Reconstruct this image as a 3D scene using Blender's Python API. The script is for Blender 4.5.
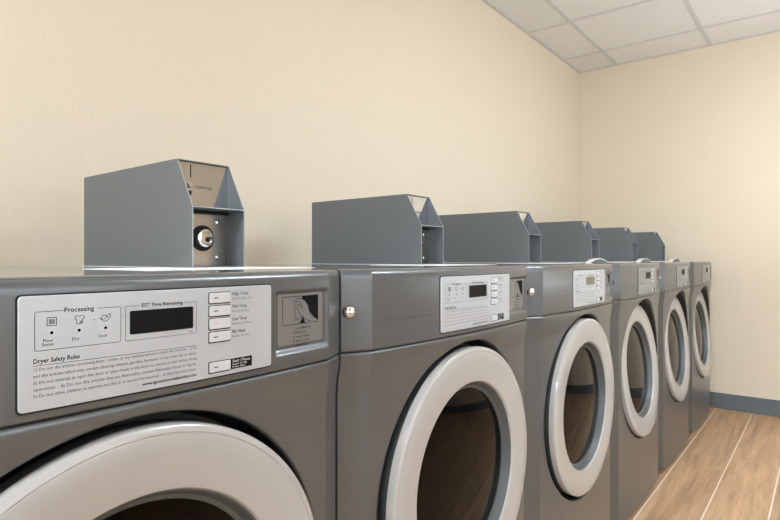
import bpy, bmesh, math, random
from mathutils import Vector, Matrix

scn = bpy.context.scene
for o in list(bpy.data.objects):
    bpy.data.objects.remove(o, do_unlink=True)
COL = scn.collection
PI = math.pi

# ------------------------------------------------------------------ camera
cam_data = bpy.data.cameras.new('camera')
cam = bpy.data.objects.new('camera', cam_data)
COL.objects.link(cam)
cam_data.sensor_width = 36.0
cam_data.lens = 553.0 / 780.0 * 36.0
cam_data.clip_start = 0.02
cam_data.clip_end = 50
cam_data.shift_y = -1.2 / 780.0
cam.location = (0, 0, 1.005)
cam.rotation_euler = (PI / 2, 0, math.radians(38.35))
scn.camera = cam

# ------------------------------------------------------------------ world, exposure
world = bpy.data.worlds.new('world')
scn.world = world
world.use_nodes = True
world.node_tree.nodes['Background'].inputs['Color'].default_value = (1.0, 0.95, 0.88, 1)
world.node_tree.nodes['Background'].inputs['Strength'].default_value = 0.3
scn.view_settings.view_transform = 'Standard'
scn.view_settings.look = 'None'
scn.view_settings.gamma = 1.0
scn.view_settings.use_curve_mapping = False
scn.view_settings.exposure = 0.09

# light outputs
LIGHT_COLOR = (0.84, 0.955, 1.10)
P = dict(T1=1.0, T2=4.0, T3=19.0, T4=48.0, UA=0.0, UR=0.0, UF=25.0, W1=3.0, W2=2.0, FL=40.0)
# x centre, y centre of each ceiling troffer (0.6 x 1.2 m, long side along y)
TROFFERS = [(-0.315, 0.0), (0.905, 2.43), (0.905, 1.83), (-0.315, -1.84)]
def area_light(name, loc, rot, sx, sy, watts, spread=180):
    if watts <= 0:
        return
    fl = bpy.data.lights.new(name, 'AREA')
    fl.shape = 'RECTANGLE'; fl.size = sx; fl.size_y = sy; fl.energy = watts; fl.color = LIGHT_COLOR
    fl.spread = math.radians(spread)
    o = bpy.data.objects.new(name, fl)
    COL.objects.link(o)
    o.location = loc
    o.rotation_euler = rot
# added fill lights turned up to the ceiling: along the aisle, behind the camera, at the far end
area_light('aisle_fill_light', (1.3, 1.6, 1.35), (PI, 0, 0), 1.2, 2.4, P['UA'])
area_light('rear_fill_light', (0.8, -1.4, 1.35), (PI, 0, 0), 0.9, 1.6, P['UR'])
area_light('far_fill_light', (0.65, 2.95, 0.85), (PI, 0, 0), 0.7, 1.3, P['UF'])
# added fill spot, well to the right behind the camera, turned to the far corner
fd = bpy.data.lights.new('fill_spot', 'SPOT')
fd.energy = P['FL'] * 10; fd.color = LIGHT_COLOR
fd.spot_size = math.radians(44); fd.spot_blend = 1.0; fd.shadow_soft_size = 0.35
fo = bpy.data.objects.new('fill_spot', fd)
COL.objects.link(fo)
fo.location = (2.9, -2.5, 1.7)
fo.rotation_euler = (Vector((-1.6, 4.3, 1.5)) - fo.location).to_track_quat('-Z', 'Y').to_euler()

# ------------------------------------------------------------------ materials
def srgb(r, g, b):
    def c(v):
        v /= 255.0
        return v / 12.92 if v <= 0.04045 else ((v + 0.055) / 1.055) ** 2.4
    return (c(r), c(g), c(b), 1)

def mat(name, color, rough=0.5, metal=0.0, **kw):
    m = bpy.data.materials.new(name)
    m.use_nodes = True
    b = m.node_tree.nodes['Principled BSDF']
    b.inputs['Base Color'].default_value = color
    b.inputs['Roughness'].default_value = rough
    b.inputs['Metallic'].default_value = metal
    for k, v in kw.items():
        b.inputs[k.replace('_', ' ')].default_value = v
    return m

def N(m, kind, **kw):
    n = m.node_tree.nodes.new(kind)
    for k, v in kw.items():
        setattr(n, k, v)
    return n

def L(m, a, b):
    m.node_tree.links.new(a, b)

def add_noise_bump(m, scale=(200, 200, 200), strength=0.05, dist=0.001, detail=2, rough_var=None, col_var=None):
    b = m.node_tree.nodes['Principled BSDF']
    tc = N(m, 'ShaderNodeTexCoord')
    mp = N(m, 'ShaderNodeMapping')
    mp.inputs['Scale'].default_value = scale
    L(m, tc.outputs['Object'], mp.inputs['Vector'])
    nz = N(m, 'ShaderNodeTexNoise')
    nz.inputs['Scale'].default_value = 1.0
    nz.inputs['Detail'].default_value = detail
    L(m, mp.outputs['Vector'], nz.inputs['Vector'])
    if strength:
        bp = N(m, 'ShaderNodeBump')
        bp.inputs['Strength'].default_value = strength
        bp.inputs['Distance'].default_value = dist
        L(m, nz.outputs['Fac'], bp.inputs['Height'])
        L(m, bp.outputs['Normal'], b.inputs['Normal'])
    if rough_var:
        mr = N(m, 'ShaderNodeMapRange')
        mr.inputs['To Min'].default_value = rough_var[0]
        mr.inputs['To Max'].default_value = rough_var[1]
        L(m, nz.outputs['Fac'], mr.inputs['Value'])
        L(m, mr.outputs['Result'], b.inputs['Roughness'])
    if col_var:
        cr = N(m, 'ShaderNodeValToRGB')
        cr.color_ramp.elements[0].position = 0.3
        cr.color_ramp.elements[1].position = 0.7
        cr.color_ramp.elements[0].color = col_var[0]
        cr.color_ramp.elements[1].color = col_var[1]
        L(m, nz.outputs['Fac'], cr.inputs['Fac'])
        L(m, cr.outputs['Color'], b.inputs['Base Color'])
    return m

M = {}
M['wall'] = add_noise_bump(mat('wall_paper', srgb(226, 211, 180), 0.95, 0.0, Specular_IOR_Level=0.15), (260, 260, 40), 0.12, 0.001, 3,
                           col_var=(srgb(221, 207, 182), srgb(225, 211, 187)))
M['ceiling'] = add_noise_bump(mat('ceiling_tile', srgb(214, 210, 205), 0.9), (300, 300, 300), 0.25, 0.001, 4,
                              col_var=(srgb(224, 220, 214), srgb(232, 228, 222)))
M['grid'] = mat('ceiling_grid_paint', srgb(205, 202, 197), 0.5)
M['baseboard'] = mat('vinyl_baseboard', srgb(86, 91, 91), 0.45)
M['body'] = add_noise_bump(mat('graphite_steel', srgb(97, 99, 98), 0.3, 0.4, Coat_Weight=0.2, Coat_Roughness=0.12),
                           (90, 90, 5), 0.0, 0.001, 2, rough_var=(0.26, 0.34))
M['top'] = mat('polished_top_enamel', srgb(110, 112, 113), 0.12, 0.5, Coat_Weight=0.6, Coat_Roughness=0.05)
M['dark'] = mat('black_plastic', srgb(22, 22, 22), 0.45)
M['darkgrey'] = mat('dark_grey_plastic', srgb(60, 63, 64), 0.4)
M['gap'] = mat('matt_black', srgb(14, 14, 14), 0.7)
M['ring'] = mat('white_door_plastic', srgb(172, 168, 161), 0.12)
M['inner'] = mat('grey_inner_bezel', srgb(78, 82, 82), 0.45)
M['panel'] = mat('silver_control_panel', srgb(184, 188, 190), 0.38, 0.25)
M['panel_dim'] = mat('matt_silver_panel', srgb(146, 145, 141), 0.4, 0.3)
M['button'] = mat('light_button_plastic', srgb(200, 200, 200), 0.3)
M['print'] = mat('grey_print', srgb(92, 92, 94), 0.6)
M['print_dark'] = mat('black_print', srgb(18, 18, 19), 0.7, 0.0, Specular_IOR_Level=0.1)
M['print_white'] = mat('white_print', srgb(225, 225, 225), 0.6)
M['orange'] = mat('orange_print', srgb(240, 160, 130), 0.6)
M['display'] = mat('black_display_window', srgb(5, 5, 5), 0.5, 0.0, Specular_IOR_Level=0.15)
M['chrome'] = mat('chrome', srgb(225, 225, 225), 0.08, 1.0)
M['coinpaint'] = add_noise_bump(mat('slate_powder_coat', srgb(100, 104, 104), 0.5), (900, 900, 900), 0.08, 0.0005, 2)
M['polished'] = mat('polished_steel', srgb(206, 208, 212), 0.10, 1.0)
M['brushed'] = mat('brushed_steel', srgb(190, 182, 174), 0.25, 1.0)
M['cut_edge'] = mat('bare_cut_edge', srgb(168, 172, 172), 0.4, 0.3)
M['whitesheen'] = mat('white_base_sheen', srgb(244, 244, 242), 0.8, 0.0, Specular_IOR_Level=0.1)  # white of the base plate and of the reflection painted on the tops
M['lid'] = mat('glossy_white_lid', srgb(226, 226, 226), 0.15)
M['drum'] = mat('drum_steel', srgb(120, 112, 106), 0.4, 0.9)
M['instrplate'] = mat('instruction_plate_paint', srgb(128, 127, 124), 0.35, 0.3)  # the instruction plate's own mid grey
M['wood_door'] = add_noise_bump(mat('wood_door', srgb(120, 88, 66), 0.5), (30, 30, 1.5), 0.0, 0.001, 4,
                                col_var=(srgb(104, 74, 54), srgb(134, 100, 76)))

# door glass: dark smoked see-through pane
g = mat('smoked_glass', (0.09, 0.065, 0.055, 1), 0.03, 0.0)
gb = g.node_tree.nodes['Principled BSDF']
gb.inputs['Transmission Weight'].default_value = 1.0
gb.inputs['IOR'].default_value = 1.22
M['glass'] = g

# light diffuser
lm = bpy.data.materials.new('troffer_diffuser')
lm.use_nodes = True
lb = lm.node_tree.nodes['Principled BSDF']
lb.inputs['Base Color'].default_value = (0.9, 0.9, 0.9, 1)
lb.inputs['Emission Color'].default_value = (*LIGHT_COLOR, 1)
lb.inputs['Emission Strength'].default_value = 1.0
M['diffuser'] = lm

def glow(name, strength):
    m = lm.copy(); m.name = name
    m.node_tree.nodes['Principled BSDF'].inputs['Emission Strength'].default_value = strength
    return m

# wood-look plank floor with light grout
def floor_material():
    m = bpy.data.materials.new('wood_look_plank_tile')
    m.use_nodes = True
    b = m.node_tree.nodes['Principled BSDF']
    tc = N(m, 'ShaderNodeTexCoord')
    sep = N(m, 'ShaderNodeSeparateXYZ')
    L(m, tc.outputs['Object'], sep.inputs['Vector'])
    def math_(op, a, bb=None, c=None):
        n = N(m, 'ShaderNodeMath', operation=op)
        for i, v in enumerate((a, bb, c)):
            if v is None:
                continue
            if isinstance(v, (int, float)):
                n.inputs[i].default_value = v
            else:
                L(m, v, n.inputs[i])
        return n.outputs[0]
    W, LEN = 0.2035, 1.22
    xr = math_('DIVIDE', math_('ADD', sep.outputs['X'], 0.5855), W)      # a grout line at x = -0.5855
    row = math_('FLOOR', xr)
    fx = math_('SUBTRACT', xr, row)
    yo = math_('ADD', math_('MULTIPLY', row, 0.22), 3.04 - 12 * LEN)
    yr = math_('DIVIDE', math_('SUBTRACT', sep.outputs['Y'], yo), LEN)
    colm = math_('FLOOR', yr)
    fy = math_('SUBTRACT', yr, colm)
    ex = math_('MINIMUM', fx, math_('SUBTRACT', 1.0, fx))
    ex = math_('MULTIPLY', ex, W)
    ey = math_('MULTIPLY', math_('MINIMUM', fy, math_('SUBTRACT', 1.0, fy)), LEN)
    gx = math_('LESS_THAN', ex, 0.0029)
    gy = math_('LESS_THAN', ey, 0.0016)
    # per plank random
    comb = N(m, 'ShaderNodeCombineXYZ')
    L(m, row, comb.inputs['X']); L(m, colm, comb.inputs['Y'])
    wn = N(m, 'ShaderNodeTexWhiteNoise', noise_dimensions='2D')
    L(m, comb.outputs[0], wn.inputs['Vector'])
    # grain coordinates, shifted per plank
    mp = N(m, 'ShaderNodeVectorMath', operation='MULTIPLY')
    mp.inputs[1].default_value = (24, 1.7, 1)
    L(m, tc.outputs['Object'], mp.inputs[0])
    sc = N(m, 'ShaderNodeVectorMath', operation='SCALE')
    sc.inputs['Scale'].default_value = 13.0
    L(m, wn.outputs['Color'], sc.inputs[0])
    ad = N(m, 'ShaderNodeVectorMath', operation='ADD')
    L(m, mp.outputs[0], ad.inputs[0]); L(m, sc.outputs[0], ad.inputs[1])
    nz = N(m, 'ShaderNodeTexNoise')
    nz.inputs['Scale'].default_value = 1.0; nz.inputs['Detail'].default_value = 6
    nz.inputs['Roughness'].default_value = 0.62; nz.inputs['Distortion'].default_value = 0.5
    L(m, ad.outputs[0], nz.inputs['Vector'])
    nf = N(m, 'ShaderNodeTexNoise')
    nf.inputs['Scale'].default_value = 5.0; nf.inputs['Detail'].default_value = 3
    L(m, ad.outputs[0], nf.inputs['Vector'])
    fac = math_('ADD', math_('MULTIPLY', nz.outputs['Fac'], 0.8), math_('MULTIPLY', nf.outputs['Fac'], 0.2))
    cr = N(m, 'ShaderNodeValToRGB')
    e = cr.color_ramp.elements
    e[0].position = 0.30; e[0].color = srgb(144, 110, 78)
    e[1].position = 0.72; e[1].color = srgb(212, 176, 136)
    mid = cr.color_ramp.elements.new(0.5); mid.color = srgb(186, 149, 112)
    L(m, fac, cr.inputs['Fac'])
    # plank tone variation
    hsv = N(m, 'ShaderNodeHueSaturation')
    L(m, cr.outputs['Color'], hsv.inputs['Color'])
    mr = N(m, 'ShaderNodeMapRange')
    mr.inputs['To Min'].default_value = 0.9; mr.inputs['To Max'].default_value = 1.1
    L(m, wn.outputs['Value'], mr.inputs['Value'])
    L(m, mr.outputs['Result'], hsv.inputs['Value'])
    mx = N(m, 'ShaderNodeMix', data_type='RGBA')
    L(m, gy, mx.inputs['Factor']); L(m, hsv.outputs['Color'], mx.inputs['A'])
    mx.inputs['B'].default_value = srgb(205, 178, 145)
    mx2 = N(m, 'ShaderNodeMix', data_type='RGBA')
    L(m, gx, mx2.inputs['Factor']); L(m, mx.outputs['Result'], mx2.inputs['A'])
    mx2.inputs['B'].default_value = srgb(232, 218, 200)
    L(m, mx2.outputs['Result'], b.inputs['Base Color'])
    b.inputs['Roughness'].default_value = 0.42
    bp = N(m, 'ShaderNodeBump')
    bp.inputs['Strength'].default_value = 0.1; bp.inputs['Distance'].default_value = 0.001
    L(m, fac, bp.inputs['Height']); L(m, bp.outputs['Normal'], b.inputs['Normal'])
    return m
M['floor'] = floor_material()

# ------------------------------------------------------------------ helpers
def finish(name, bm, mats, parent=None, smooth_angle=35, loc=None):
    """link a bmesh as one mesh object"""
    if not isinstance(mats, (list, tuple)):
        mats = [mats]
    bm.normal_update()
    if smooth_angle:
        lim = math.radians(smooth_angle)
        for f in bm.faces:
            f.smooth = True
        for e in bm.edges:
            if len(e.link_faces) == 2:
                if e.calc_face_angle(0) > lim:
                    e.smooth = False
            else:
                e.smooth = False
    me = bpy.data.meshes.new(name)
    bm.to_mesh(me); bm.free()
    for m in mats:
        me.materials.append(m)
    o = bpy.data.objects.new(name, me)
    COL.objects.link(o)
    if parent is not None:
        o.parent = parent
    if loc is not None:
        o.location = loc
    return o

def box(bm, x0, x1, y0, y1, z0, z1, bevel=0.0, mi=0, seg=2):
    vs = [bm.verts.new((x, y, z)) for x in (x0, x1) for y in (y0, y1) for z in (z0, z1)]
    idx = [(0, 1, 3, 2), (4, 6, 7, 5), (0, 4, 5, 1), (2, 3, 7, 6), (0, 2, 6, 4), (1, 5, 7, 3)]
    fs = [bm.faces.new([vs[i] for i in q]) for q in idx]
    for f in fs:
        f.material_index = mi
    if bevel:
        es = list({e for f in fs for e in f.edges})
        r = bmesh.ops.bevel(bm, geom=es, offset=bevel, segments=seg, affect='EDGES', profile=0.5)
        for f in r['faces']:
            f.material_index = mi
    return vs

def prism(bm, poly, axis, a, b, mi=0):
    """poly: list of (p,q); axis 'x': (y,z) extruded along x from a to b; axis 'y': (x,z)"""
    def P(p, q, t):
        return (t, p, q) if axis == 'x' else ((p, t, q) if axis == 'y' else (p, q, t))
    A = [bm.verts.new(P(p, q, a)) for p, q in poly]
    B = [bm.verts.new(P(p, q, b)) for p, q in poly]
    n = len(poly)
    fs = [bm.faces.new(A), bm.faces.new(B[::-1])]
    for i in range(n):
        j = (i + 1) % n
        fs.append(bm.faces.new((A[j], A[i], B[i], B[j])))
    for f in fs:
        f.material_index = mi
    return fs

def lathe_x(bm, prof, segs=96, closed_start=False, closed_end=False, mi=0, cy=0.0, cz=0.0):
    """prof: list of (x, r) revolved about the x axis through (cy, cz)"""
    rings = []
    for x, r in prof:
        if r < 1e-6:
            rings.append([bm.verts.new((x, cy, cz))])
        else:
            rings.append([bm.verts.new((x, cy + r * math.cos(2 * PI * i / segs), cz + r * math.sin(2 * PI * i / segs))) for i in range(segs)])
    for a, b in zip(rings, rings[1:]):
        for i in range(segs):
            j = (i + 1) % segs
            if len(a) == 1:
                f = bm.faces.new((a[0], b[i], b[j]))
            elif len(b) == 1:
                f = bm.faces.new((a[j], a[i], b[0]))
            else:
                f = bm.faces.new((a[j], a[i], b[i], b[j]))
            f.material_index = mi
    if closed_start and len(rings[0]) > 1:
        bm.faces.new(rings[0]).material_index = mi
    if closed_end and len(rings[-1]) > 1:
        bm.faces.new(rings[-1][::-1]).material_index = mi
    return rings

def rounded_rect(y0, y1, z0, z1, r, n=5):
    pts = []
    for cx, cz, a0 in ((y1 - r, z1 - r, 0), (y0 + r, z1 - r, 90), (y0 + r, z0 + r, 180), (y1 - r, z0 + r, 270)):
        for i in range(n + 1):
            a = math.radians(a0 + 90 * i / n)
            pts.append((cx + r * math.cos(a), cz + r * math.sin(a)))
    return pts

def structure(o):
    o['kind'] = 'structure'
    return o

def empty(name, loc, label, cat, group=None):
    o = bpy.data.objects.new(name, None)
    COL.objects.link(o)
    o.location = loc
    o.empty_display_size = 0.1
    o['label'] = label; o['category'] = cat
    if group:
        o['group'] = group
    return o

def simple_box(name, m, x0, x1, y0, y1, z0, z1, bevel=0.0, parent=None):
    bm = bmesh.new()
    box(bm, x0, x1, y0, y1, z0, z1, bevel)
    bmesh.ops.recalc_face_normals(bm, faces=bm.faces[:])
    return finish(name, bm, m, parent)

# ------------------------------------------------------------------ the room
XW, XR = -1.520, 3.30          # wall behind the machines, opposite wall
YF, YB = 4.300, -2.80          # far wall, wall behind the camera
HC = 2.458
T = 0.12
structure(simple_box('floor', M['floor'], XW - T, XR + T, YB - T, YF + T, -0.1, 0.0))
structure(simple_box('wall_left', M['wall'], XW - T, XW, YB - T, YF + T, 0.0, HC))
structure(simple_box('wall_far', M['wall'], XW, XR, YF, YF + T, 0.0, HC))
DY0, DY1 = -1.9, -1.0         # doorway in the opposite wall
WZ0, WZ1 = 0.75, 2.15
bm = bmesh.new()              # wall behind the camera with an added window
BX0, BX1 = 0.2, 2.6
box(bm, XW, BX0, YB - T, YB, 0, HC)
box(bm, BX1, XR, YB - T, YB, 0, HC)
box(bm, BX0, BX1, YB - T, YB, 0, WZ0)
box(bm, BX0, BX1, YB - T, YB, WZ1, HC)
structure(finish('wall_back', bm, M['wall'], smooth_angle=None))
RY0, RY1 = -0.4, 2.2
bm = bmesh.new()              # opposite wall with an added window and a doorway
box(bm, XR, XR + T, YB - T, DY0, 0, HC)
box(bm, XR, XR + T, RY0, RY1, 0, WZ0)
box(bm, XR, XR + T, RY0, RY1, WZ1, HC)
box(bm, XR, XR + T, DY1, RY0, 0, HC)
box(bm, XR, XR + T, RY1, YF + T, 0, HC)
box(bm, XR, XR + T, DY0, DY1, 2.08, HC)
structure(finish('wall_right', bm, M['wall'], smooth_angle=None))
structure(simple_box('door_1', M['wood_door'], XR + 0.03, XR + 0.075, DY0 + 0.003, DY1 - 0.003, 0.004, 2.077))
bm = bmesh.new()
box(bm, XR - 0.018, XR, DY0 - 0.06, DY0, 0, 2.14, 0.003)
box(bm, XR - 0.018, XR, DY1, DY1 + 0.06, 0, 2.14, 0.003)
box(bm, XR - 0.018, XR, DY0, DY1, 2.08, 2.14, 0.003)
structure(finish('trim_1', bm, M['baseboard']))
# made-up windows, added for fill light, with glowing panes and mullions
def window(name, axis, a0, a1, at, sgn, panes):
    fr = bmesh.new(); gl = bmesh.new()
    def B(b, p0, p1, q0, q1, z0, z1):
        q0, q1 = sorted((at + sgn * q0, at + sgn * q1))
        if axis == 'y': box(b, q0, q1, p0, p1, z0, z1)
        else: box(b, p0, p1, q0, q1, z0, z1)
    B(fr, a0, a1, 0.03, 0.08, WZ0, WZ0 + 0.04); B(fr, a0, a1, 0.03, 0.08, WZ1 - 0.04, WZ1)
    w = (a1 - a0) / panes
    for k in range(panes + 1):
        c = a0 + w * k
        lo, hi = max(a0, c - 0.025), min(a1, c + 0.025)
        B(fr, lo, hi, 0.03, 0.08, WZ0 + 0.04, WZ1 - 0.04)
    B(gl, a0, a1, 0.085, 0.09, WZ0, WZ1)
    o = structure(finish(name, fr, M['grid'], smooth_angle=None))
    finish('fill_window_pane', gl, glow('added_pane_glow', P['W' + name[-1]]), o, None)
window('window_1', 'y', RY0, RY1, XR, 1, 3)
window('window_2', 'x', BX0, BX1, YB, -1, 3)

def troffer_hit(x0, x1, y0, y1):
    return any(abs((x0 + x1) / 2 - tx) < 0.31 and abs((y0 + y1) / 2 - ty) < 0.62 for tx, ty in TROFFERS)

# ceiling: lay-in tiles between a T-bar grid, the troffers take the place of tiles
GX0, GY0, GP = -1.2345, 3.338, 0.610
xs = [XW] + [GX0 + GP * k for k in range(0, 9) if GX0 + GP * k < XR - 0.02] + [XR]
ys = [YB] + [GY0 + GP * k for k in range(-10, 3) if YB + 0.02 < GY0 + GP * k < YF - 0.02] + [YF]
# snap troffer centres onto the grid
def snap(v, base, half):
    k = round((v - base) / GP - (0.5 if half else 0.0))
    return base + GP * (k + (0.5 if half else 0.0))
TROFFERS = [(snap(a, GX0, True), snap(b, GY0, False)) for a, b in TROFFERS]
bm = bmesh.new()
for i in range(len(xs) - 1):
    for j in range(len(ys) - 1):
        x0, x1, y0, y1 = xs[i], xs[i + 1], ys[j], ys[j + 1]
        if troffer_hit(x0, x1, y0, y1):
            continue
        box(bm, x0, x1, y0, y1, HC, HC + 0.015)
box(bm, XW - T, XR + T, YB - T, YF + T, HC + 0.12, HC + 0.16)
structure(finish('ceiling', bm, M['ceiling'], smooth_angle=None))
bm = bmesh.new()
hw, th = 0.0115, 0.005
for x in xs[1:-1]:
    for j in range(len(ys) - 1):
        if any(abs(x - tx) < 0.1 and abs((ys[j] + ys[j + 1]) / 2 - ty) < 0.62 for tx, ty in TROFFERS):
            continue
        box(bm, x - hw, x + hw, ys[j], ys[j + 1], HC - th, HC - 0.0002)
for y in ys[1:-1]:
    for i in range(len(xs) - 1):
        if any(abs(y - ty) < 0.1 and abs((xs[i] + xs[i + 1]) / 2 - tx) < 0.31 for tx, ty in TROFFERS):
            continue
        box(bm, xs[i] + hw, xs[i + 1] - hw, y - hw, y + hw, HC - th, HC - 0.0002)
structure(finish('trim_2', bm, M['grid'], smooth_angle=None))
bm = bmesh.new()      # wall angle around the ceiling
box(bm, XW, XW + 0.02, YB, YF, HC - th - 0.001, HC - 0.0004)
box(bm, XR - 0.02, XR, YB, YF, HC - th - 0.001, HC - 0.0004)
box(bm, XW + 0.02, XR - 0.02, YF - 0.02, YF, HC - th - 0.001, HC - 0.0004)
box(bm, XW + 0.02, XR - 0.02, YB, YB + 0.02, HC - th - 0.001, HC - 0.0004)
structure(finish('trim_3', bm, M['grid'], smooth_angle=None))

def baseboard(name, poly_fn):
    bm = bmesh.new(); poly_fn(bm)
    return structure(finish(name, bm, M['baseboard'], smooth_angle=40))
HB = 0.103
prof = [(0, 0.0), (0.016, 0.0), (0.0115, 0.004), (0.0085, 0.012), (0.0085, HB - 0.004), (0.006, HB), (0, HB)]
baseboard('baseboard_far', lambda b: prism(b, [(YF - p, q) for p, q in prof], 'x', XW, XR))
baseboard('baseboard_left', lambda b: prism(b, [(XW + p, q) for p, q in prof], 'y', YB, YF))
baseboard('baseboard_back', lambda b: prism(b, [(YB + p, q) for p, q in prof], 'x', XW, XR))
def right_bb(b):
    prism(b, [(XR - p, q) for p, q in prof], 'y', YB, DY0 - 0.06)
    prism(b, [(XR - p, q) for p, q in prof], 'y', DY1 + 0.06, YF)
baseboard('baseboard_right', right_bb)

# recessed troffers
t_labels = ['recessed ceiling light over the front of the nearest dryer',
            'recessed ceiling light over the aisle opposite the nearest dryer',
            'recessed ceiling light over the aisle in front of the washers',
            'recessed ceiling light at the wall behind the camera']
for ti, ((tx, ty), lab) in enumerate(zip(TROFFERS, t_labels)):
    e = empty('ceiling_light', (tx, ty, HC), lab, 'light', 'recessed ceiling lights')
    hx, hy = GP / 2 - 0.0125, GP - 0.0125
    bm = bmesh.new()
    for a in (-1, 1):
        box(bm, min(a * hx, a * (hx - 0.03)), max(a * hx, a * (hx - 0.03)), -hy, hy, -0.003, 0.05)
        box(bm, -hx + 0.03, hx - 0.03, min(a * hy, a * (hy - 0.03)), max(a * hy, a * (hy - 0.03)), -0.003, 0.05)
    finish('frame', bm, M['grid'], e, None)
    bm = bmesh.new()
    box(bm, -hx + 0.031, hx - 0.031, -hy + 0.031, hy - 0.031, 0.006, 0.012)
    finish('diffuser', bm, glow('troffer_glow', P['T%d' % (ti + 1)]), e, None)

# ------------------------------------------------------------------ laundry machines
PITCH = 0.70
YC0 = 0.298                   # centre of the nearest machine along the row
X0 = 0.95                     # machine origin lies at world x = -X0
HALF = 0.3475
ZTOP, ZSEAM = 0.9885, 0.8520
ZB = 0.028
DC, DR = 0.5576, 0.2650
DOOR_Z = DC       # door centre height, door radius

def bow(s):
    """local x of the machine's bowed front at sideways offset s (centre = 0)"""
    a = abs(s)
    if a <= 0.300:
        d = 0.576 + 0.014 * (s / 0.30) ** 2
    else:
        t = (a - 0.300) / (HALF - 0.300)
        # softly rounded chamfer
        d = 0.590 + 0.025 * t
    return X0 - d

def cab(s, z):
    """local x of the cabinet front: falls back a little below the control head"""
    return bow(s) - 0.008 * smooth(0.0, 0.06, ZSEAM - 0.0045 - z)

XBACK = X0 - 1.345

def outline_s(n=60):
    s = [-HALF + 0.0475 * k / 6 for k in range(6)]
    s += [-0.300 + 0.600 * k / n for k in range(n + 1)]
    s += [0.300 + 0.0475 * (k + 1) / 6 for k in range(6)]
    return s

def smooth(a, b, v):
    t = max(0.0, min(1.0, (v - a) / (b - a)))
    return t * t * (3 - 2 * t)

TR = (0.190, 0.2955, 0.8722, 0.9612)          # instruction pocket s0, s1, z0, z1

PD = 0.0055
def pocket(s, z):
    s0, s1, z0, z1 = TR
    return PD * smooth(s0 - 0.001, s0 + 0.003, s) * (1 - smooth(s1 - 0.003, s1 + 0.003, s)) * \
        smooth(z0 - 0.001, z0 + 0.009, z) * (1 - smooth(z1 - 0.006, z1 + 0.001, z))

def build_fascia(parent):
    """control head: bowed front with the scooped pocket, bullnose and flat top"""
    S = [-HALF + 0.0475 * k / 8 for k in range(8)]
    S += [-0.300 + 0.020 * k for k in range(0, 24)]
    S += [0.170 + 0.001 * k for k in range(0, 140)]
    S = [v for v in S if v < 0.300]
    S += [0.300 + 0.0475 * k / 8 for k in range(9)]
    Z = [(ZSEAM + 0.0016, 0.002), (ZSEAM + 0.0026, 0.0008), (ZSEAM + 0.004, 0.0)]
    z = 0.8600
    while z < 0.972:
        Z.append((z, 0.0)); z += 0.0013
    Z += [(0.9745, 0.0), (0.9785, 0.0003), (0.9815, 0.0012), (0.984, 0.0026), (0.986, 0.0046), (0.9875, 0.0075), (0.9883, 0.011), (ZTOP, 0.016)]
    bm = bmesh.new()
    rows = []
    for z, inset in Z:
        pk = [(bow(s) - inset - pocket(s, z), s * (1 - 0.25 * inset)) for s in S]
        back = [(XBACK, HALF), (XBACK, -HALF)]
        rows.append([bm.verts.new((x, y, z)) for x, y in pk + back])
    n = len(rows[0])
    for a, b in zip(rows, rows[1:]):
        for i in range(n):
            j = (i + 1) % n
            bm.faces.new((a[i], a[j], b[j], b[i]))
    bm.faces.new(rows[-1])
    bm.faces.new(rows[0][::-1])
    bm.normal_update()
    for f in bm.faces:
        if f.normal.z > 0.85:
            f.material_index = 1
    return finish('control_head', bm, [M['body'], M['top']], parent, 19)

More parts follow.
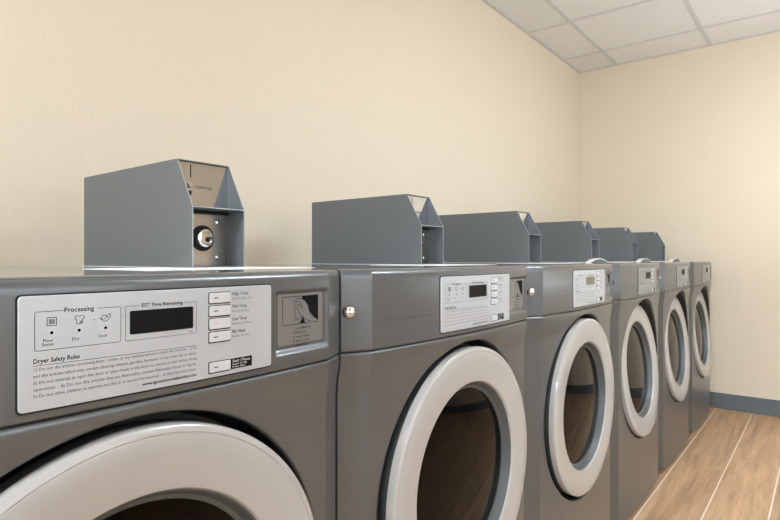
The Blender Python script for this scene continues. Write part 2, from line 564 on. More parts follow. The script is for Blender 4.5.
def build_body(parent, hole_r, dc=0.0):
    """lower cabinet: bowed front with a round door opening, chamfered corners, sides and back"""
    bm = bmesh.new()
    n = 144
    s0, z0, z1 = 0.300, ZB, ZSEAM - 0.0045
    DC = DOOR_Z + dc
    # angles, with the corners of the front snapped
    def edge_pt(a):
        ca, sa = math.cos(a), math.sin(a)
        k = []
        if abs(ca) > 1e-9: k.append((s0 if ca > 0 else -s0) / ca)
        if abs(sa) > 1e-9: k.append(((z1 - DC) if sa > 0 else (z0 - DC)) / sa)
        t = min(v for v in k if v > 0)
        return t * ca, DC + t * sa
    angs = [2 * PI * i / n for i in range(n)]
    for cs, cz in ((s0, z1), (-s0, z1), (-s0, z0), (s0, z0)):
        a = math.atan2(cz - DC, cs) % (2 * PI)
        i = min(range(n), key=lambda k: abs(angs[k] - a))
        angs[i] = a
    K = 6
    rings = []
    r0 = hole_r
    # bevel of the opening, then the face
    for d, r in ((0.020, r0), (0.006, r0), (0.003, r0 + 0.0005), (0.001, r0 + 0.002), (0.0, r0 + 0.0045)):
        ring = []
        for a in angs:
            s, z = r * math.cos(a), DC + r * math.sin(a)
            ring.append(bm.verts.new((cab(s, z) - d, s, z)))
        rings.append(ring)
    for k in range(1, K + 1):
        t = k / K
        ring = []
        for a in angs:
            s1, zz1 = edge_pt(a)
            sa, za = (r0 + 0.0045) * math.cos(a), DC + (r0 + 0.0045) * math.sin(a)
            s, z = sa + (s1 - sa) * t, za + (zz1 - za) * t
            ring.append(bm.verts.new((cab(s, z), s, z)))
        rings.append(ring)
    for a, b in zip(rings, rings[1:]):
        for i in range(n):
            j = (i + 1) % n
            bm.faces.new((a[i], b[i], b[j], a[j]))
    outer = rings[-1]
    # top bevel + flat top, from the top boundary of the outer ring
    top = sorted([v for v in outer if abs(v.co.z - z1) < 1e-6], key=lambda v: v.co.y)
    bot = sorted([v for v in outer if abs(v.co.z - z0) < 1e-6], key=lambda v: v.co.y)
    def corner(sgn, base_z):
        return [(bow(sgn * (0.300 + 0.0475 * k / 6)), sgn * (0.300 + 0.0475 * k / 6)) for k in range(1, 7)]
    # chamfer strips left and right
    side = {}
    for sgn in (-1, 1):
        edge = sorted([v for v in outer if abs(v.co.y - sgn * s0) < 1e-6], key=lambda v: v.co.z)
        zs = [v.co.z for v in edge]
        prev = edge
        for x, y in corner(sgn, 0) + [(XBACK, sgn * HALF)]:
            cur = [bm.verts.new((x - (bow(0.2) - cab(0.2, z) if x > 0 else 0), y, z)) for z in zs]
            for i in range(len(zs) - 1):
                q = (prev[i], cur[i], cur[i + 1], prev[i + 1])
                bm.faces.new(q if sgn > 0 else q[::-1])
            side.setdefault(sgn, []).append((cur[0], cur[-1]))
            prev = cur
        side[sgn + 10] = prev
    # back
    a, b = side[9], side[11]
    bm.faces.new((b[0], a[0], a[-1], b[-1])) if len(a) != len(b) else [bm.faces.new((b[i], a[i], a[i + 1], b[i + 1])) for i in range(len(a) - 1)]
    # closed loops of top and bottom edge
    topL = [p[1] for p in side[-1]][::-1] + top + [p[1] for p in side[1]]
    botL = [p[0] for p in side[-1]][::-1] + bot + [p[0] for p in side[1]]
    prev = topL
    for dz, ins in ((0.002, 0.0006), (0.0035, 0.0018), (0.0042, 0.0035), (0.0045, 0.006)):
        cur = [bm.verts.new((v.co.x - (ins if v.co.x > 0 else 0), v.co.y * (1 - ins * 0.3), z1 + dz)) for v in topL]
        m = len(cur)
        for i in range(m):
            j = (i + 1) % m
            bm.faces.new((prev[i], prev[j], cur[j], cur[i]))
        prev = cur
    bm.faces.new(prev)
    bm.faces.new(botL[::-1])
    bmesh.ops.recalc_face_normals(bm, faces=bm.faces[:])
    return finish('cabinet', bm, M['body'], parent, 19)

def tilted(bm, ang, pivot):
    """tilt around the sideways (y) axis: the upper edge goes back"""
    bmesh.ops.rotate(bm, cent=pivot, matrix=Matrix.Rotation(-ang, 3, 'Y'), verts=bm.verts[:])

def build_door(parent, tilt, xd):
    """white dished door ring > inner grey bezel, outer black bezel, smoked glass"""
    piv = Vector((xd, 0, DC))
    R = DR
    def part(name, prof, m, par, ang=30, cs=False, ce=False):
        bm = bmesh.new()
        lathe_x(bm, prof, 112, cs, ce, cz=DC)
        bmesh.ops.recalc_face_normals(bm, faces=bm.faces[:])
        if tilt: tilted(bm, tilt, piv)
        return finish(name, bm, m, par, ang)
    ring = [(xd - 0.014, R), (xd - 0.003, R), (xd + 0.0005, R - 0.0010), (xd + 0.0025, R - 0.0035), (xd + 0.0035, R - 0.0085),
            (xd + 0.0028, R - 0.0100), (xd + 0.0035, R - 0.012), (xd + 0.0028, R - 0.030), (xd + 0.0016, R - 0.050), (xd + 0.0000, R - 0.066), (xd - 0.0008, R - 0.0715),
            (xd - 0.0024, R - 0.0732), (xd - 0.006, R - 0.0745), (xd - 0.026, R - 0.0760), (xd - 0.026, R - 0.03), (xd - 0.014, R - 0.01), (xd - 0.014, R)]
    door = part('door', ring, M['ring'], parent)
    part('inner_bezel', [(xd - 0.0050, R - 0.0742), (xd - 0.0062, R - 0.0762), (xd - 0.019, R - 0.0830), (xd - 0.022, R - 0.0890), (xd - 0.040, R - 0.0890), (xd - 0.040, R - 0.0735), (xd - 0.0275, R - 0.0735), (xd - 0.0275, R - 0.0742), (xd - 0.0065, R - 0.0738), (xd - 0.0050, R - 0.0742)], M['inner'], door)
    part('outer_bezel', [(xd - 0.0142, R - 0.0006), (xd - 0.036, R - 0.002), (xd - 0.038, R - 0.02), (xd - 0.0145, R - 0.02), (xd - 0.0142, R - 0.0006)], M['darkgrey'], door)
    rg = R - 0.088
    pr = [(xd - 0.012 - 0.011 * (r / rg) ** 2, r) for r in (0.0, 0.03, 0.06, 0.09, 0.12, 0.15, rg)]
    pr += [(x - 0.005, r) for x, r in pr[::-1]]
    part('door_glass', pr, M['glass'], door)
    return door

def build_recess(parent, hole_r, back, dc=0.0):
    """dark plastic tub the door closes into"""
    bm = bmesh.new()
    xb = bow(0) - back
    lathe_x(bm, [(bow(0.2) - 0.014, hole_r + 0.004), (bow(0.2) - 0.014, hole_r - 0.0005), (xb, hole_r - 0.010), (xb, 0.165), (xb - 0.02, 0.160), (xb - 0.02, 0.172), (xb - 0.01, hole_r + 0.004), (bow(0.2) - 0.014, hole_r + 0.004)], 96, cz=DC + dc)
    bmesh.ops.recalc_face_normals(bm, faces=bm.faces[:])
    return finish('door_recess', bm, M['dark'], parent)

def build_drum(parent):
    bm = bmesh.new()
    xs_ = bow(0) - 0.11
    lathe_x(bm, [(xs_, 0.170), (xs_ - 0.02, 0.262), (xs_ - 0.46, 0.262), (xs_ - 0.475, 0.24), (xs_ - 0.475, 0.0)], 64, cz=DC)
    # three lifter vanes
    for k in range(3):
        a = 2 * PI * k / 3 + 0.6
        c, s = math.cos(a), math.sin(a)
        pts = []
        for r, w in ((0.262, 0.035), (0.19, 0.012), (0.19, -0.012), (0.262, -0.035)):
            pts.append((r * c - w * s, DC + r * s + w * c))
        prism(bm, pts, 'x', xs_ - 0.46, xs_ - 0.04)
    bmesh.ops.recalc_face_normals(bm, faces=bm.faces[:])
    return finish('drum', bm, M['drum'], parent)

# ---- printed matter laid on the bowed panel
def slab(bm, pts, off0, off1, mi=0, fn=None, cols=None):
    """solid following the bowed front; pts = outline in (s, z)"""
    fn = fn or bow
    A = [bm.verts.new((fn(s) + off0, s, z)) for s, z in pts]
    B = [bm.verts.new((fn(s) + off1, s, z)) for s, z in pts]
    n = len(pts)
    bm.faces.new(B).material_index = mi
    bm.faces.new(A[::-1]).material_index = mi
    for i in range(n):
        j = (i + 1) % n
        bm.faces.new((A[i], A[j], B[j], B[i])).material_index = mi

def rect_grid_slab(bm, s0, s1, z0, z1, r, off0, off1, mi=0, nseg=16, chamfer=0.0):
    """rounded plate following the bow in strips so that it stays on the curve"""
    def zlim(s, e):
        lo, hi = z0 + e, z1 - e
        a0, a1 = s0 + e, s1 - e
        rr = max(r - e, 1e-5)
        d = 0
        if s < a0 + rr: d = a0 + rr - s
        if s > a1 - rr: d = s - (a1 - rr)
        d = min(d, rr)
        k = rr - math.sqrt(max(rr * rr - d * d, 0))
        return lo + k, hi - k
    def cols_(e):
        a0, a1 = s0 + e, s1 - e
        c = [a0 + r * (1 - math.cos(PI / 2 * i / 4)) for i in range(5)]
        c2 = [a1 - r * (1 - math.cos(PI / 2 * i / 4)) for i in range(5)][::-1]
        mid = [a0 + r + (a1 - a0 - 2 * r) * i / nseg for i in range(1, nseg)]
        return c + mid + c2
    L0, L1 = cols_(0), cols_(chamfer)
    def loop(cols, e, off):
        lo = [bm.verts.new((bow(s) + off, s, zlim(s, e)[0])) for s in cols]
        hi = [bm.verts.new((bow(s) + off, s, zlim(s, e)[1])) for s in cols]
        return lo, hi
    layers = [loop(L0, 0, off0), loop(L0, 0, off1 - chamfer)] + ([loop(L1, chamfer, off1)] if chamfer else [])
    n = len(L0)
    lo, hi = layers[-1]
    for i in range(n - 1):
        bm.faces.new((lo[i], lo[i + 1], hi[i + 1], hi[i])).material_index = mi
    lo, hi = layers[0]
    for i in range(n - 1):
        bm.faces.new((hi[i], hi[i + 1], lo[i + 1], lo[i])).material_index = mi
    for (la, ha), (lb_, hb) in zip(layers, layers[1:]):
        A = la + ha[::-1]; B = lb_ + hb[::-1]
        m = len(A)
        for i in range(m):
            j = (i + 1) % m
            bm.faces.new((A[i], A[j], B[j], B[i])).material_index = mi
    bmesh.ops.remove_doubles(bm, verts=bm.verts[:], dist=1e-6)

def text_verts(bm, body, size, s, z, off, mi=0, align='LEFT', width=None, fn=None, bold=0.0):
    """lettering turned to mesh and laid on the curved front; baseline at (s, z)"""
    cu = bpy.data.curves.new('lettering', 'FONT')
    cu.body = body
    cu.size = size
    cu.align_x = align
    cu.resolution_u = 2
    cu.offset = bold
    ob = bpy.data.objects.new('lettering', cu)
    COL.objects.link(ob)
    dg = bpy.context.evaluated_depsgraph_get()
    dg.update()
    me = bpy.data.meshes.new_from_object(ob.evaluated_get(dg), depsgraph=dg)
    fn = fn or bow
    k = 1.0
    if width is not None and len(me.vertices):
        x0 = min(v.co.x for v in me.vertices); x1 = max(v.co.x for v in me.vertices)
        if x1 - x0 > 1e-6:
            k = width / (x1 - x0)
    vs = [bm.verts.new((fn(s + v.co.x * k) + off, s + v.co.x * k, z + v.co.y)) for v in me.vertices]
    for p in me.polygons:
        try:
            bm.faces.new([vs[i] for i in p.vertices]).material_index = mi
        except ValueError:
            pass
    bpy.data.objects.remove(ob, do_unlink=True)
    bpy.data.curves.remove(cu)
    bpy.data.meshes.remove(me)

def strip(bm, p, q, w, off, mi=0, fn=None, n=1):
    """thin printed line between (s,z) points"""
    fn = fn or bow
    (s0, z0), (s1, z1) = p, q
    L_ = math.hypot(s1 - s0, z1 - z0)
    ns, nz = -(z1 - z0) / L_ * w / 2, (s1 - s0) / L_ * w / 2
    n = max(1, int(abs(s1 - s0) / 0.02))
    prev = None
    for i in range(n + 1):
        t = i / n
        s, z = s0 + (s1 - s0) * t, z0 + (z1 - z0) * t
        cur = (bm.verts.new((fn(s) + off, s + ns, z + nz)), bm.verts.new((fn(s) + off, s - ns, z - nz)))
        if prev:
            bm.faces.new((prev[0], prev[1], cur[1], cur[0])).material_index = mi
        prev = cur

def polyline(bm, pts, w, off, mi=0, closed=False):
    for a, b in zip(pts, pts[1:] + ([pts[0]] if closed else [])):
        if a != b:
            strip(bm, a, b, w, off, mi)

def disc(bm, s, z, r, off, mi=0, n=16):
    bm.faces.new([bm.verts.new((bow(s) + off, s + r * math.cos(2 * PI * i / n), z + r * math.sin(2 * PI * i / n))) for i in range(n)]).material_index = mi

PT = 0.0026      # panel thickness over the front

def build_panel(parent, kind):
    o1 = PT + 0.00025
    bm = bmesh.new()
    rect_grid_slab(bm, -0.1140, 0.1800, 0.8635, 0.9706, 0.004, -0.001, PT, chamfer=0.0008)
    bmesh.ops.recalc_face_normals(bm, faces=bm.faces[:])
    panel = finish('control_panel', bm, M['panel' if kind != 'washer' else 'panel_dim'], parent, 30)
    bm = bmesh.new()
    rect_grid_slab(bm, -0.1156, 0.1816, 0.8617, 0.9722, 0.005, -0.001, 0.0007)
    bmesh.ops.recalc_face_normals(bm, faces=bm.faces[:])
    finish('panel_gap_shade', bm, M['gap'], panel, 30)  # black slab paints the shade in the gap around the panel
    # display window
    bm = bmesh.new()
    rect_grid_slab(bm, -0.0127, 0.0612, 0.9253, 0.9503, 0.0018, PT - 0.001, PT + 0.0006, nseg=4)
    bmesh.ops.recalc_face_normals(bm, faces=bm.faces[:])
    finish('display', bm, M['display'], panel, 30)
    # push buttons
    for z0, z1 in ((0.9521, 0.9642), (0.9366, 0.9485), (0.9211, 0.9334), (0.9057, 0.9173), (0.8695, 0.8814)):
        bm = bmesh.new()
        rect_grid_slab(bm, 0.0829, 0.1125, z0, z1, 0.0012, PT - 0.001, PT + 0.0016, nseg=3, chamfer=0.0006)
        rect_grid_slab(bm, 0.0817, 0.1131, z0 - 0.0013, z1 + 0.0009, 0.0016, PT - 0.001, PT + 0.0002, mi=1, nseg=3)
        mark = 2 if (z0 == 0.9211 and kind == 'near') else 1
        strip(bm, (0.0882, (z0 + z1) / 2), (0.0942, (z0 + z1) / 2), 0.0011, PT + 0.0019, mark)
        bmesh.ops.recalc_face_normals(bm, faces=bm.faces[:])
        finish('push_button', bm, [M['button'], M['print_dark'], M['orange']], panel, 30)
    # print
    bm = bmesh.new()
    lw = 0.00055
    fine = kind == 'near'
    def frame(s0, s1, z0, z1, gap0, gap1):
        r = 0.001
        polyline(bm, [(gap0, z1), (s0 + r, z1), (s0, z1 - r), (s0, z0 + r), (s0 + r, z0), (s1 - r, z0), (s1, z0 + r), (s1, z1 - r), (s1 - r, z1), (gap1, z1)], lw, o1)
    frame(-0.1010, -0.0222, 0.9193, 0.9556, -0.0745, -0.0455)
    frame(-0.0174, 0.0656, 0.9192, 0.9554, -0.0018, 0.0502)
    text_verts(bm, 'Processing', 0.0068, -0.0761, 0.9536, o1, 1, width=0.0270, bold=0.00004)
    text_verts(bm, 'EST Time Remaining', 0.0052, -0.0003, 0.9538, o1, 1, width=0.0480, bold=0.00008)
    # processing symbols: sensor square, shirt, cooling garment
    n_before = len(bm.verts)
    polyline(bm, [(-0.0885, 0.9420), (-0.0805, 0.9420), (-0.0805, 0.9495), (-0.0885, 0.9495)], 0.0007, o1, 0, True)
    for k in range(5):
        strip(bm, (-0.0867 + k * 0.0011, 0.9433), (-0.0867 + k * 0.0011, 0.9482), 0.0007, o1, 0)
    def shirt(cs, cz, k):
        pts = [(-4, 3.4), (-1.6, 3.9), (0, 2.7), (1.6, 3.9), (4, 3.4), (4.2, 1.0), (2.6, 1.0), (2.6, -3.8), (-2.6, -3.8), (-2.6, 1.0), (-4.2, 1.0)]
        polyline(bm, [(cs + a * k, cz + b * k) for a, b in pts], 0.0006, o1, 0, True)
    shirt(-0.0600, 0.9455, 0.00105)
    for k in range(3):
        strip(bm, (-0.0595 + k * 0.0011, 0.9422), (-0.0595 + k * 0.0011, 0.9445), 0.0007, o1, 0)
    polyline(bm, [(-0.0400, 0.9445), (-0.0385, 0.9475), (-0.0352, 0.9482), (-0.0345, 0.9460), (-0.0310, 0.9495), (-0.0302, 0.9465), (-0.0335, 0.9425), (-0.0368, 0.9418)], 0.0007, o1, 0, True)
    polyline(bm, [(-0.0415, 0.9455), (-0.0380, 0.9440), (-0.0350, 0.9450), (-0.0325, 0.9470)], 0.0006, o1, 0)
    disc(bm, -0.0465, 0.9442, 0.0006, o1, 1, 8)
    for s in (-0.0845, -0.0603, -0.0352):
        disc(bm, s, 0.9352, 0.0015, o1, 1)
    text_verts(bm, 'Flow', 0.0044, -0.0878, 0.9268, o1, 0, 'CENTER', bold=0.00003)
    text_verts(bm, 'Sense', 0.0044, -0.0878, 0.9232, o1, 0, 'CENTER', bold=0.00003)
    text_verts(bm, 'Dry', 0.0044, -0.0636, 0.9258, o1, 0, 'CENTER', bold=0.00003)
    text_verts(bm, 'Cool', 0.0044, -0.0385, 0.9262, o1, 0, 'CENTER', bold=0.00003)
    bm.verts.ensure_lookup_table()
    for v in list(bm.verts)[n_before:]:
        v.co.y -= 0.0022
    strip(bm, (0.0567, 0.9218), (0.0607, 0.9218), 0.0009, o1, 0)
    # button captions
    for z, a, b in ((0.9600, 'High Temp', 'Normal, Heavy Duty'), (0.9445, 'Med Temp', 'Permanent Press'), (0.9290, 'Low Temp', 'Delicates, Gentle'), (0.9135, 'No Heat', 'Air Dry, No Heat')):
        text_verts(bm, a, 0.0060, 0.1157, z, o1, 1, width=0.0058 * 0.52 * len(a) * 0.92)
        text_verts(bm, b, 0.0034, 0.1157, z - 0.0052, o1, 0, width=0.0024 * len(b) * 0.62 + 0.004)
    # start block: black label beside the last button
    slab(bm, [(0.1137, 0.8692), (0.1464, 0.8692), (0.1464, 0.8820), (0.1137, 0.8820)], PT - 0.0005, PT + 0.0003, 1)
    text_verts(bm, 'Start / Pause', 0.0050, 0.1157, 0.8772, PT + 0.0006, 2, width=0.0270)
    text_verts(bm, 'Insert Coins', 0.0033, 0.1157, 0.8739, PT + 0.0006, 2, width=0.0220)
    text_verts(bm, 'Press Start', 0.0033, 0.1157, 0.8707, PT + 0.0006, 2, width=0.0200)
    # rules
    text_verts(bm, 'Dryer Safety Rules', 0.0062, -0.1023, 0.9078, o1, 1, width=0.0400, bold=0.00006)
    strip(bm, (-0.1023, 0.9058), (0.0656, 0.9046), 0.0005, o1, 0)
    rules = ['1) Do not dry articles containing foam, rubber, or any similarly textured rubber like materials.  2) Do',
             'not dry articles which may contain cleaning solvents, gasoline, kerosene, or any other oils or waxes.',
             '3) Do not attempt to open the door or place hands in the dryer to remove or add clothes during',
             'operation.   4) Do not dry articles that are flammable, contain flammable fumes or liquids.',
             '5) Do not allow children to operate and play in or around the machines.   6) Read the instructions.']
    for k, t in enumerate(rules):
        z = 0.9008 - k * 0.0062
        if fine:
            text_verts(bm, t, 0.0043, -0.1023, z, o1, 0, width=0.1680)
        else:
            strip(bm, (-0.1020, z + 0.0012), (0.0650, z + 0.0012), 0.0017, o1, 3)
    text_verts(bm, 'www.lgcommerciallaundry.com', 0.0048, 0.0007, 0.8694, o1, 1, width=0.0650, bold=0.00006)
    mats = [M['print'], M['print_dark'], M['print_white'], mat('pale_grey_print', srgb(160, 160, 160), 0.6)]
    finish('printed_text', bm, mats, panel, None)
    return panel

def build_instructions(parent):
    """plate in the pocket: hand picture and five printed steps"""
    d = lambda s: bow(s) - PD
    bm = bmesh.new()
    slab(bm, rounded_rect(0.1975, 0.2895, 0.8850, 0.9560, 0.003), -0.001, 0.0004, 0, d)
    bmesh.ops.recalc_face_normals(bm, faces=bm.faces[:])
    finish('instruction_plate', bm, M['instrplate'], parent, 30)
    bm = bmesh.new()
    # picture field with a black background and a hand posting coins
    s0, s1, z0, z1 = 0.2066, 0.2790, 0.9128, 0.9518
    def q(u, v): return (s0 + (s1 - s0) * u, z0 + (z1 - z0) * v)
    for a, b in (((0, 0), (1, 0)), ((1, 0), (1, 1)), ((1, 1), (0, 1)), ((0, 1), (0, 0))):
        strip(bm, q(*a), q(*b), 0.0007, 0.0008, 0, d)
    def field(pts, mi, off):
        bm.faces.new([bm.verts.new((d(q(*p)[0]) + off, *q(*p))) for p in pts]).material_index = mi
    field([(0.53, 1.0), (1.0, 1.0), (1.0, 0.06), (0.86, 0.22), (0.74, 0.42), (0.70, 0.66), (0.62, 0.82), (0.54, 0.88)], 0, 0.0006)
    field([(0.62, 0.0), (0.56, 0.24), (0.50, 0.10), (0.46, 0.0)], 0, 0.0006)
    # hand: outline of thumb, fingers and wrist
    def pl(pts, w=0.0007):
        for a, b in zip(pts, pts[1:]):
            strip(bm, q(*a), q(*b), w, 0.0007, 0, d)
    pl([(0.30, 0.80), (0.36, 0.90), (0.50, 0.92), (0.62, 0.82), (0.70, 0.66), (0.74, 0.42), (0.86, 0.22), (0.99, 0.06)])
    pl([(0.30, 0.80), (0.34, 0.66), (0.42, 0.50), (0.50, 0.30), (0.56, 0.22), (0.66, 0.10), (0.80, 0.04)])
    pl([(0.36, 0.82), (0.46, 0.78), (0.54, 0.66)]); pl([(0.38, 0.70), (0.48, 0.66), (0.56, 0.54)])
    pl([(0.30, 0.62), (0.34, 0.30), (0.32, 0.10)]); pl([(0.34, 0.16), (0.48, 0.20), (0.56, 0.24)])
    for k, t in enumerate(('1. Load Machine', '2. Close Door', '3. Insert Coins', '4. Select Cycle', '5. Press Start')):
        text_verts(bm, t, 0.0046, 0.2290 if k == 0 else 0.2265, 0.9052 - 0.0060 * k, 0.0007, 0, fn=d, width=0.0022 * len(t), bold=0.00003)
    return finish('instruction_print', bm, M['print_dark'], parent, None)

def build_groove(parent):
    bm = bmesh.new()
    strip(bm, (-0.2820, 0.9010), (-0.1450, 0.9006), 0.0011, 0.0003, 0)
    strip(bm, (-0.1770, 0.8870), (-0.1450, 0.8866), 0.0010, 0.0003, 1)
    strip(bm, (-0.1900, 0.8790), (-0.1450, 0.8786), 0.0010, 0.0003, 1)
    return finish('front_marking', bm, [M['darkgrey'], M['print']], parent, None)

def build_lock(parent, m, chrome=True):
    """key lock on the left corner facet of the control head"""
    bm = bmesh.new()
    prof = [(-0.004, 0.0095), (0.001, 0.0095), (0.0025, 0.0085), (0.0040, 0.0080), (0.0062, 0.0062), (0.0078, 0.0035), (0.0082, 0.0)] if chrome else \
           [(-0.004, 0.0085), (0.0008, 0.0085), (0.0008, 0.0060), (-0.001, 0.0055), (-0.001, 0.0)]
    lathe_x(bm, prof, 28)
    bmesh.ops.recalc_face_normals(bm, faces=bm.faces[:])
    s = -0.336
    ang = -math.atan2(0.030, 0.0475)
    if chrome:
        bmesh.ops.scale(bm, vec=(1.25, 1.25, 1.25), verts=bm.verts[:])
    bmesh.ops.rotate(bm, cent=(0, 0, 0), matrix=Matrix.Rotation(ang, 3, 'Z'), verts=bm.verts[:])
    bmesh.ops.translate(bm, vec=(bow(s), s, 0.9185), verts=bm.verts[:])
    return finish('key_lock', bm, m, parent)

def build_feet(parent):
    for sx in (0.26, -0.33):
        for sy in (-0.28, 0.28):
            bm = bmesh.new()
            bmesh.ops.create_cone(bm, cap_ends=True, segments=20, radius1=0.024, radius2=0.018, depth=ZB - 0.0002,
                                  matrix=Matrix.Translation((sx, sy, ZB / 2)))
            finish('foot', bm, M['dark'], parent)

def build_seam(parent):
    bm = bmesh.new()
    pts = [(bow(s) - 0.006, s * 0.985) for s in outline_s(30)] + [(XBACK + 0.004, HALF * 0.985), (XBACK + 0.004, -HALF * 0.985)]
    prism(bm, pts, 'z', ZSEAM + 0.0001, ZSEAM + 0.0015)
    bmesh.ops.recalc_face_normals(bm, faces=bm.faces[:])
    return finish('seam_gasket', bm, M['gap'], parent)

def build_detergent_lid(parent):
    """arched white dispenser lid near the front left of a washer's top"""
    bm = bmesh.new()
    c, hw_, h = -0.190, 0.112, 0.0190
    z0 = ZTOP
    n = 20
    def arc(k, t, hh):
        s = c - hw_ * k + 2 * hw_ * k * t
        return s, z0 + hh * (1 - (2 * t - 1) ** 2) ** 1.0
    outer = [arc(1, i / n, h) for i in range(n + 1)]
    prism(bm, [(a, b) for a, b in outer], 'x', X0 - 0.720, X0 - 0.700, 0)
    inner = [arc(0.9, i / n, h - 0.004) for i in range(n + 1)]
    prism(bm, inner, 'x', X0 - 0.7001, X0 - 0.6985, 1)
    bmesh.ops.recalc_face_normals(bm, faces=bm.faces[:])
    return finish('detergent_lid', bm, [M['lid'], M['inner']], parent)

def make_machine(kind, lab, cat, grp, near=False):
    e = empty('tumble_dryer' if kind == 'dryer' else 'washing_machine', (-X0, YC0, 0), lab, cat, grp)
    washer = kind == 'washer'
    hole = DR + (0.0125 if washer else 0.0130)
    build_body(e, hole, 0.0075 if washer else 0.0)
    build_recess(e, hole, 0.075 if washer else 0.055, 0.0075 if washer else 0.0)
    build_drum(e)
    build_fascia(e)
    build_seam(e)
    build_door(e, math.radians(5.5) if washer else 0.0, bow(0) - (0.018 if washer else -0.001))
    build_panel(e, 'near' if near else ('washer' if washer else 'far'))
    build_instructions(e)
    build_groove(e)
    build_feet(e)
    if washer:
        build_detergent_lid(e)
    return e

def children(o):
    return [c for c in COL.objects if c.parent == o]

def copy_tree(o, loc, label):
    kids = {}
    for c in COL.objects:
        if c.parent is not None:
            kids.setdefault(c.parent.name, []).append(c)
    def rec(src, par):
        c = src.copy(); COL.objects.link(c)
        if par is not None:
            c.parent = par
        for ch in kids.get(src.name, []):
            rec(ch, c)
        return c
    r = rec(o, None)
    r.location = loc
    r['label'] = label
    return r

GD, GW = 'dark grey tumble dryers in the row', 'dark grey washing machines in the row'
d1 = make_machine('dryer', 'nearest dark grey front-loading dryer, at the left edge with readable control panel', 'dryer', GD, near=True)
d2 = make_machine('dryer', 'second dark grey dryer, whole silver panel and upper half of white door ring seen', 'dryer', GD)
d2.location.y = YC0 + PITCH
d3 = copy_tree(d2, (-X0, YC0 + 2 * PITCH, 0), 'third dark grey dryer from the front, with its white door ring seen complete')
for c in list(COL.objects):        # light on the third dryer's display window, painted as a pale olive tone
    if c.name.startswith('display') and c.parent and c.parent.parent is d3:
        c.data = c.data.copy()
        c.data.materials[0] = mat('olive_display_sheen', srgb(112, 106, 84), 0.4)
        c['label'] = 'olive display window'
w4 = make_machine('washer', 'fourth dark grey machine in the row, the nearest with a tilted door', 'washing machine', GW)
w4.location.y = YC0 + 3 * PITCH
w5 = copy_tree(w4, (-X0, YC0 + 4 * PITCH, 0), 'fifth dark grey machine in the row, just before the last one by the far wall')
w6 = copy_tree(w4, (-X0, YC0 + 5 * PITCH, 0), 'last dark grey front-loader in the row, standing against the far wall')
for e in (d1, d2, d3, w5):
    build_lock(e, M['chrome'])
build_lock(w4, M['gap'], False)

# ------------------------------------------------------------------ coin boxes
CY0 = 0.5475           # left side of the nearest coin box along the row
CW = 0.1110
CZ = ZTOP             # stands on the machine tops
XF, XT, XBK = -0.877, -0.926, -1.3095     # front, top front, back (world x)
ZT, ZS = 1.1873, 1.0985
SH = 0.0016           # sheet thickness

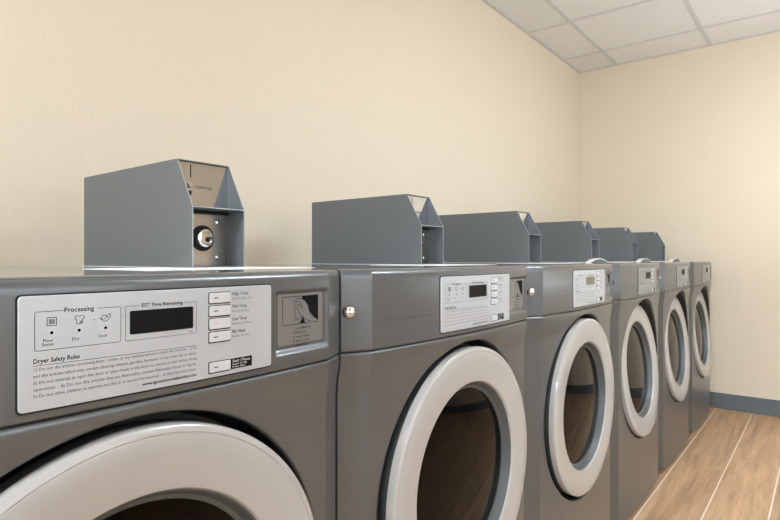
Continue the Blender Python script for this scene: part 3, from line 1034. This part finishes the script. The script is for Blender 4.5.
def make_coin_box(lab, with_text=True):
    e = empty('coin_box', (-1.09, CY0 + CW / 2, CZ), lab, 'coin box', 'slate grey coin boxes on the machines')
    ox, oy, oz = -1.09, CY0 + CW / 2, CZ
    hw_ = CW / 2
    X = lambda x: x - ox
    Z = lambda z: z - oz
    zb = 0.0009
    # housing: two side sheets with the cut-off corner, top, back, front cross shelf
    bm = bmesh.new()
    sidep = [(X(XBK), zb), (X(XF), zb), (X(XF), Z(ZS)), (X(XT), Z(ZT)), (X(XBK), Z(ZT))]
    prism(bm, sidep, 'y', -hw_, -hw_ + SH)
    prism(bm, sidep, 'y', hw_ - SH, hw_)
    box(bm, X(XBK), X(XT), -hw_ + SH, hw_ - SH, Z(ZT) - SH, Z(ZT))
    box(bm, X(XBK), X(XBK) + SH, -hw_ + SH, hw_ - SH, zb, Z(ZT) - SH)
    box(bm, X(XBK) + SH, X(XF), -hw_ + SH, hw_ - SH, zb, zb + SH)
    box(bm, X(XT) - 0.002, X(XF) + 0.0002, -hw_ + SH, hw_ - SH, Z(ZS) - 0.0018, Z(ZS))
    bmesh.ops.recalc_face_normals(bm, faces=bm.faces[:])
    finish('housing', bm, M['coinpaint'], e, 20)
    # bright cut edges of the sheet metal
    bm = bmesh.new()
    for sgn in (-1, 1):
        y0, y1 = sorted((sgn * hw_, sgn * (hw_ - SH)))
        prism(bm, [(X(XF), Z(ZS)), (X(XF) + 0.0004, Z(ZS)), (X(XT) + 0.0004, Z(ZT)), (X(XT), Z(ZT))], 'y', y0, y1)
        box(bm, X(XF), X(XF) + 0.0004, y0, y1, zb, Z(ZS))
    box(bm, X(XF) + 0.0002, X(XF) + 0.0006, -hw_ + SH, hw_ - SH, Z(ZS) - 0.0018, Z(ZS))
    bmesh.ops.recalc_face_normals(bm, faces=bm.faces[:])
    finish('cut_edge', bm, M['cut_edge'], e, None)
    # upper polished plate with coin slot
    bm = bmesh.new()
    xp = X(XT) - 0.003
    box(bm, xp - 0.0015, xp, -hw_ + SH, hw_ - SH - 0.0002, Z(ZS), Z(ZT) - 0.0035)
    bmesh.ops.recalc_face_normals(bm, faces=bm.faces[:])
    plate = finish('coin_plate', bm, M['polished'], e, 20)
    py = lambda s: s - hw_
    bm = bmesh.new()
    box(bm, xp, xp + 0.0005, py(0.0280), py(0.0297), Z(1.1560), Z(1.1800))
    finish('coin_slot', bm, M['gap'], plate, None)
    bm = bmesh.new()
    lathe_x(bm, [(0, 0.006), (0.004, 0.006), (0.005, 0.005), (0.005, 0.0)], 24, cy=py(0.0275), cz=Z(1.1425))
    bmesh.ops.translate(bm, vec=(xp, 0, 0), verts=bm.verts[:])
    finish('return_button', bm, M['chrome'], plate)
    bm = bmesh.new()
    box(bm, xp, xp + 0.002, py(0.0255), py(0.0300), Z(1.1240), Z(1.1320))
    finish('latch', bm, M['gap'], plate, None)
    bm = bmesh.new()
    text_verts(bm, 'COIN RETURN', 0.0075, py(0.0385), Z(1.1370), 0.0, 0, fn=lambda s: xp + 0.0003, width=0.0360)
    finish('printed_text', bm, M['print'], plate, None)
    # lower lock plate
    bm = bmesh.new()
    xl = X(-0.930)
    box(bm, xl - 0.002, xl, -hw_ + SH, hw_ - SH - 0.0002, zb + SH, Z(ZS) - 0.0085)
    lockplate = finish('lock_plate', bm, M['brushed'], e, 20)
    bm = bmesh.new()
    box(bm, xl, xl + 0.003, -hw_ + SH, hw_ - SH - 0.0002, Z(ZS) - 0.0085, Z(ZS) - 0.0018)
    finish('shadow_trim', bm, M['gap'], lockplate, None)
    cy, cz = py(0.0545), Z(1.0440)
    bm = bmesh.new()
    lathe_x(bm, [(xl, 0.0245), (xl + 0.0015, 0.0245), (xl + 0.002, 0.0235), (xl + 0.002, 0.0), ], 40, cy=cy, cz=cz)
    finish('lock_surround', bm, M['gap'], lockplate)
    bm = bmesh.new()
    lathe_x(bm, [(xl + 0.001, 0.0180), (xl + 0.009, 0.0180), (xl + 0.012, 0.0165), (xl + 0.013, 0.0120), (xl + 0.013, 0.0)], 40, cy=cy, cz=cz)
    lock = finish('lock_barrel', bm, M['chrome'], lockplate)
    bm = bmesh.new()
    bmesh.ops.create_cone(bm, cap_ends=True, segments=24, radius1=0.0048, radius2=0.0048, depth=0.001,
                          matrix=Matrix.Translation((xl + 0.0133, cy + 0.003, cz - 0.003)) @ Matrix.Rotation(PI / 2, 4, 'Y'))
    box(bm, xl + 0.0128, xl + 0.0140, cy + 0.000, cy + 0.0125, cz - 0.0015, cz + 0.0020)
    finish('keyway', bm, M['gap'], lockplate, None)
    for z in (1.0766, 1.0075):
        bm = bmesh.new()
        lathe_x(bm, [(xl, 0.0048), (xl + 0.001, 0.0048), (xl + 0.0024, 0.0030), (xl + 0.0028, 0.0)], 20, cy=py(0.0871), cz=Z(z))
        finish('screw', bm, M['chrome'], lockplate)
    # base plate, widened to paint the bright reflection on the machine top
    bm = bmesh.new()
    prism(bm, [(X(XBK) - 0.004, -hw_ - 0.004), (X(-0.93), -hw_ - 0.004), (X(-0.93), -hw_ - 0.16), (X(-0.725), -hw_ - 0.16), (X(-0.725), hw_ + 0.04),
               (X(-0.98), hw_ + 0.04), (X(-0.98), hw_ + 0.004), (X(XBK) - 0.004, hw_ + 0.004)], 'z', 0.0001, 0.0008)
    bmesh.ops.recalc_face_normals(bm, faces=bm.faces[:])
    finish('base_plate_sheen', bm, M['whitesheen'], e)
    return e

labs = ['nearest slate grey coin box, showing its round key lock and polished coin plate',
        'second slate grey coin box, long side in full view above the second dryer',
        'third slate grey coin box from the front, overlapping the second one in view',
        'fourth slate grey coin box, above the nearest arched white lid',
        'fifth slate grey coin box, second from the far end of the row',
        'smallest-looking slate grey coin box, last in the row near the far wall']
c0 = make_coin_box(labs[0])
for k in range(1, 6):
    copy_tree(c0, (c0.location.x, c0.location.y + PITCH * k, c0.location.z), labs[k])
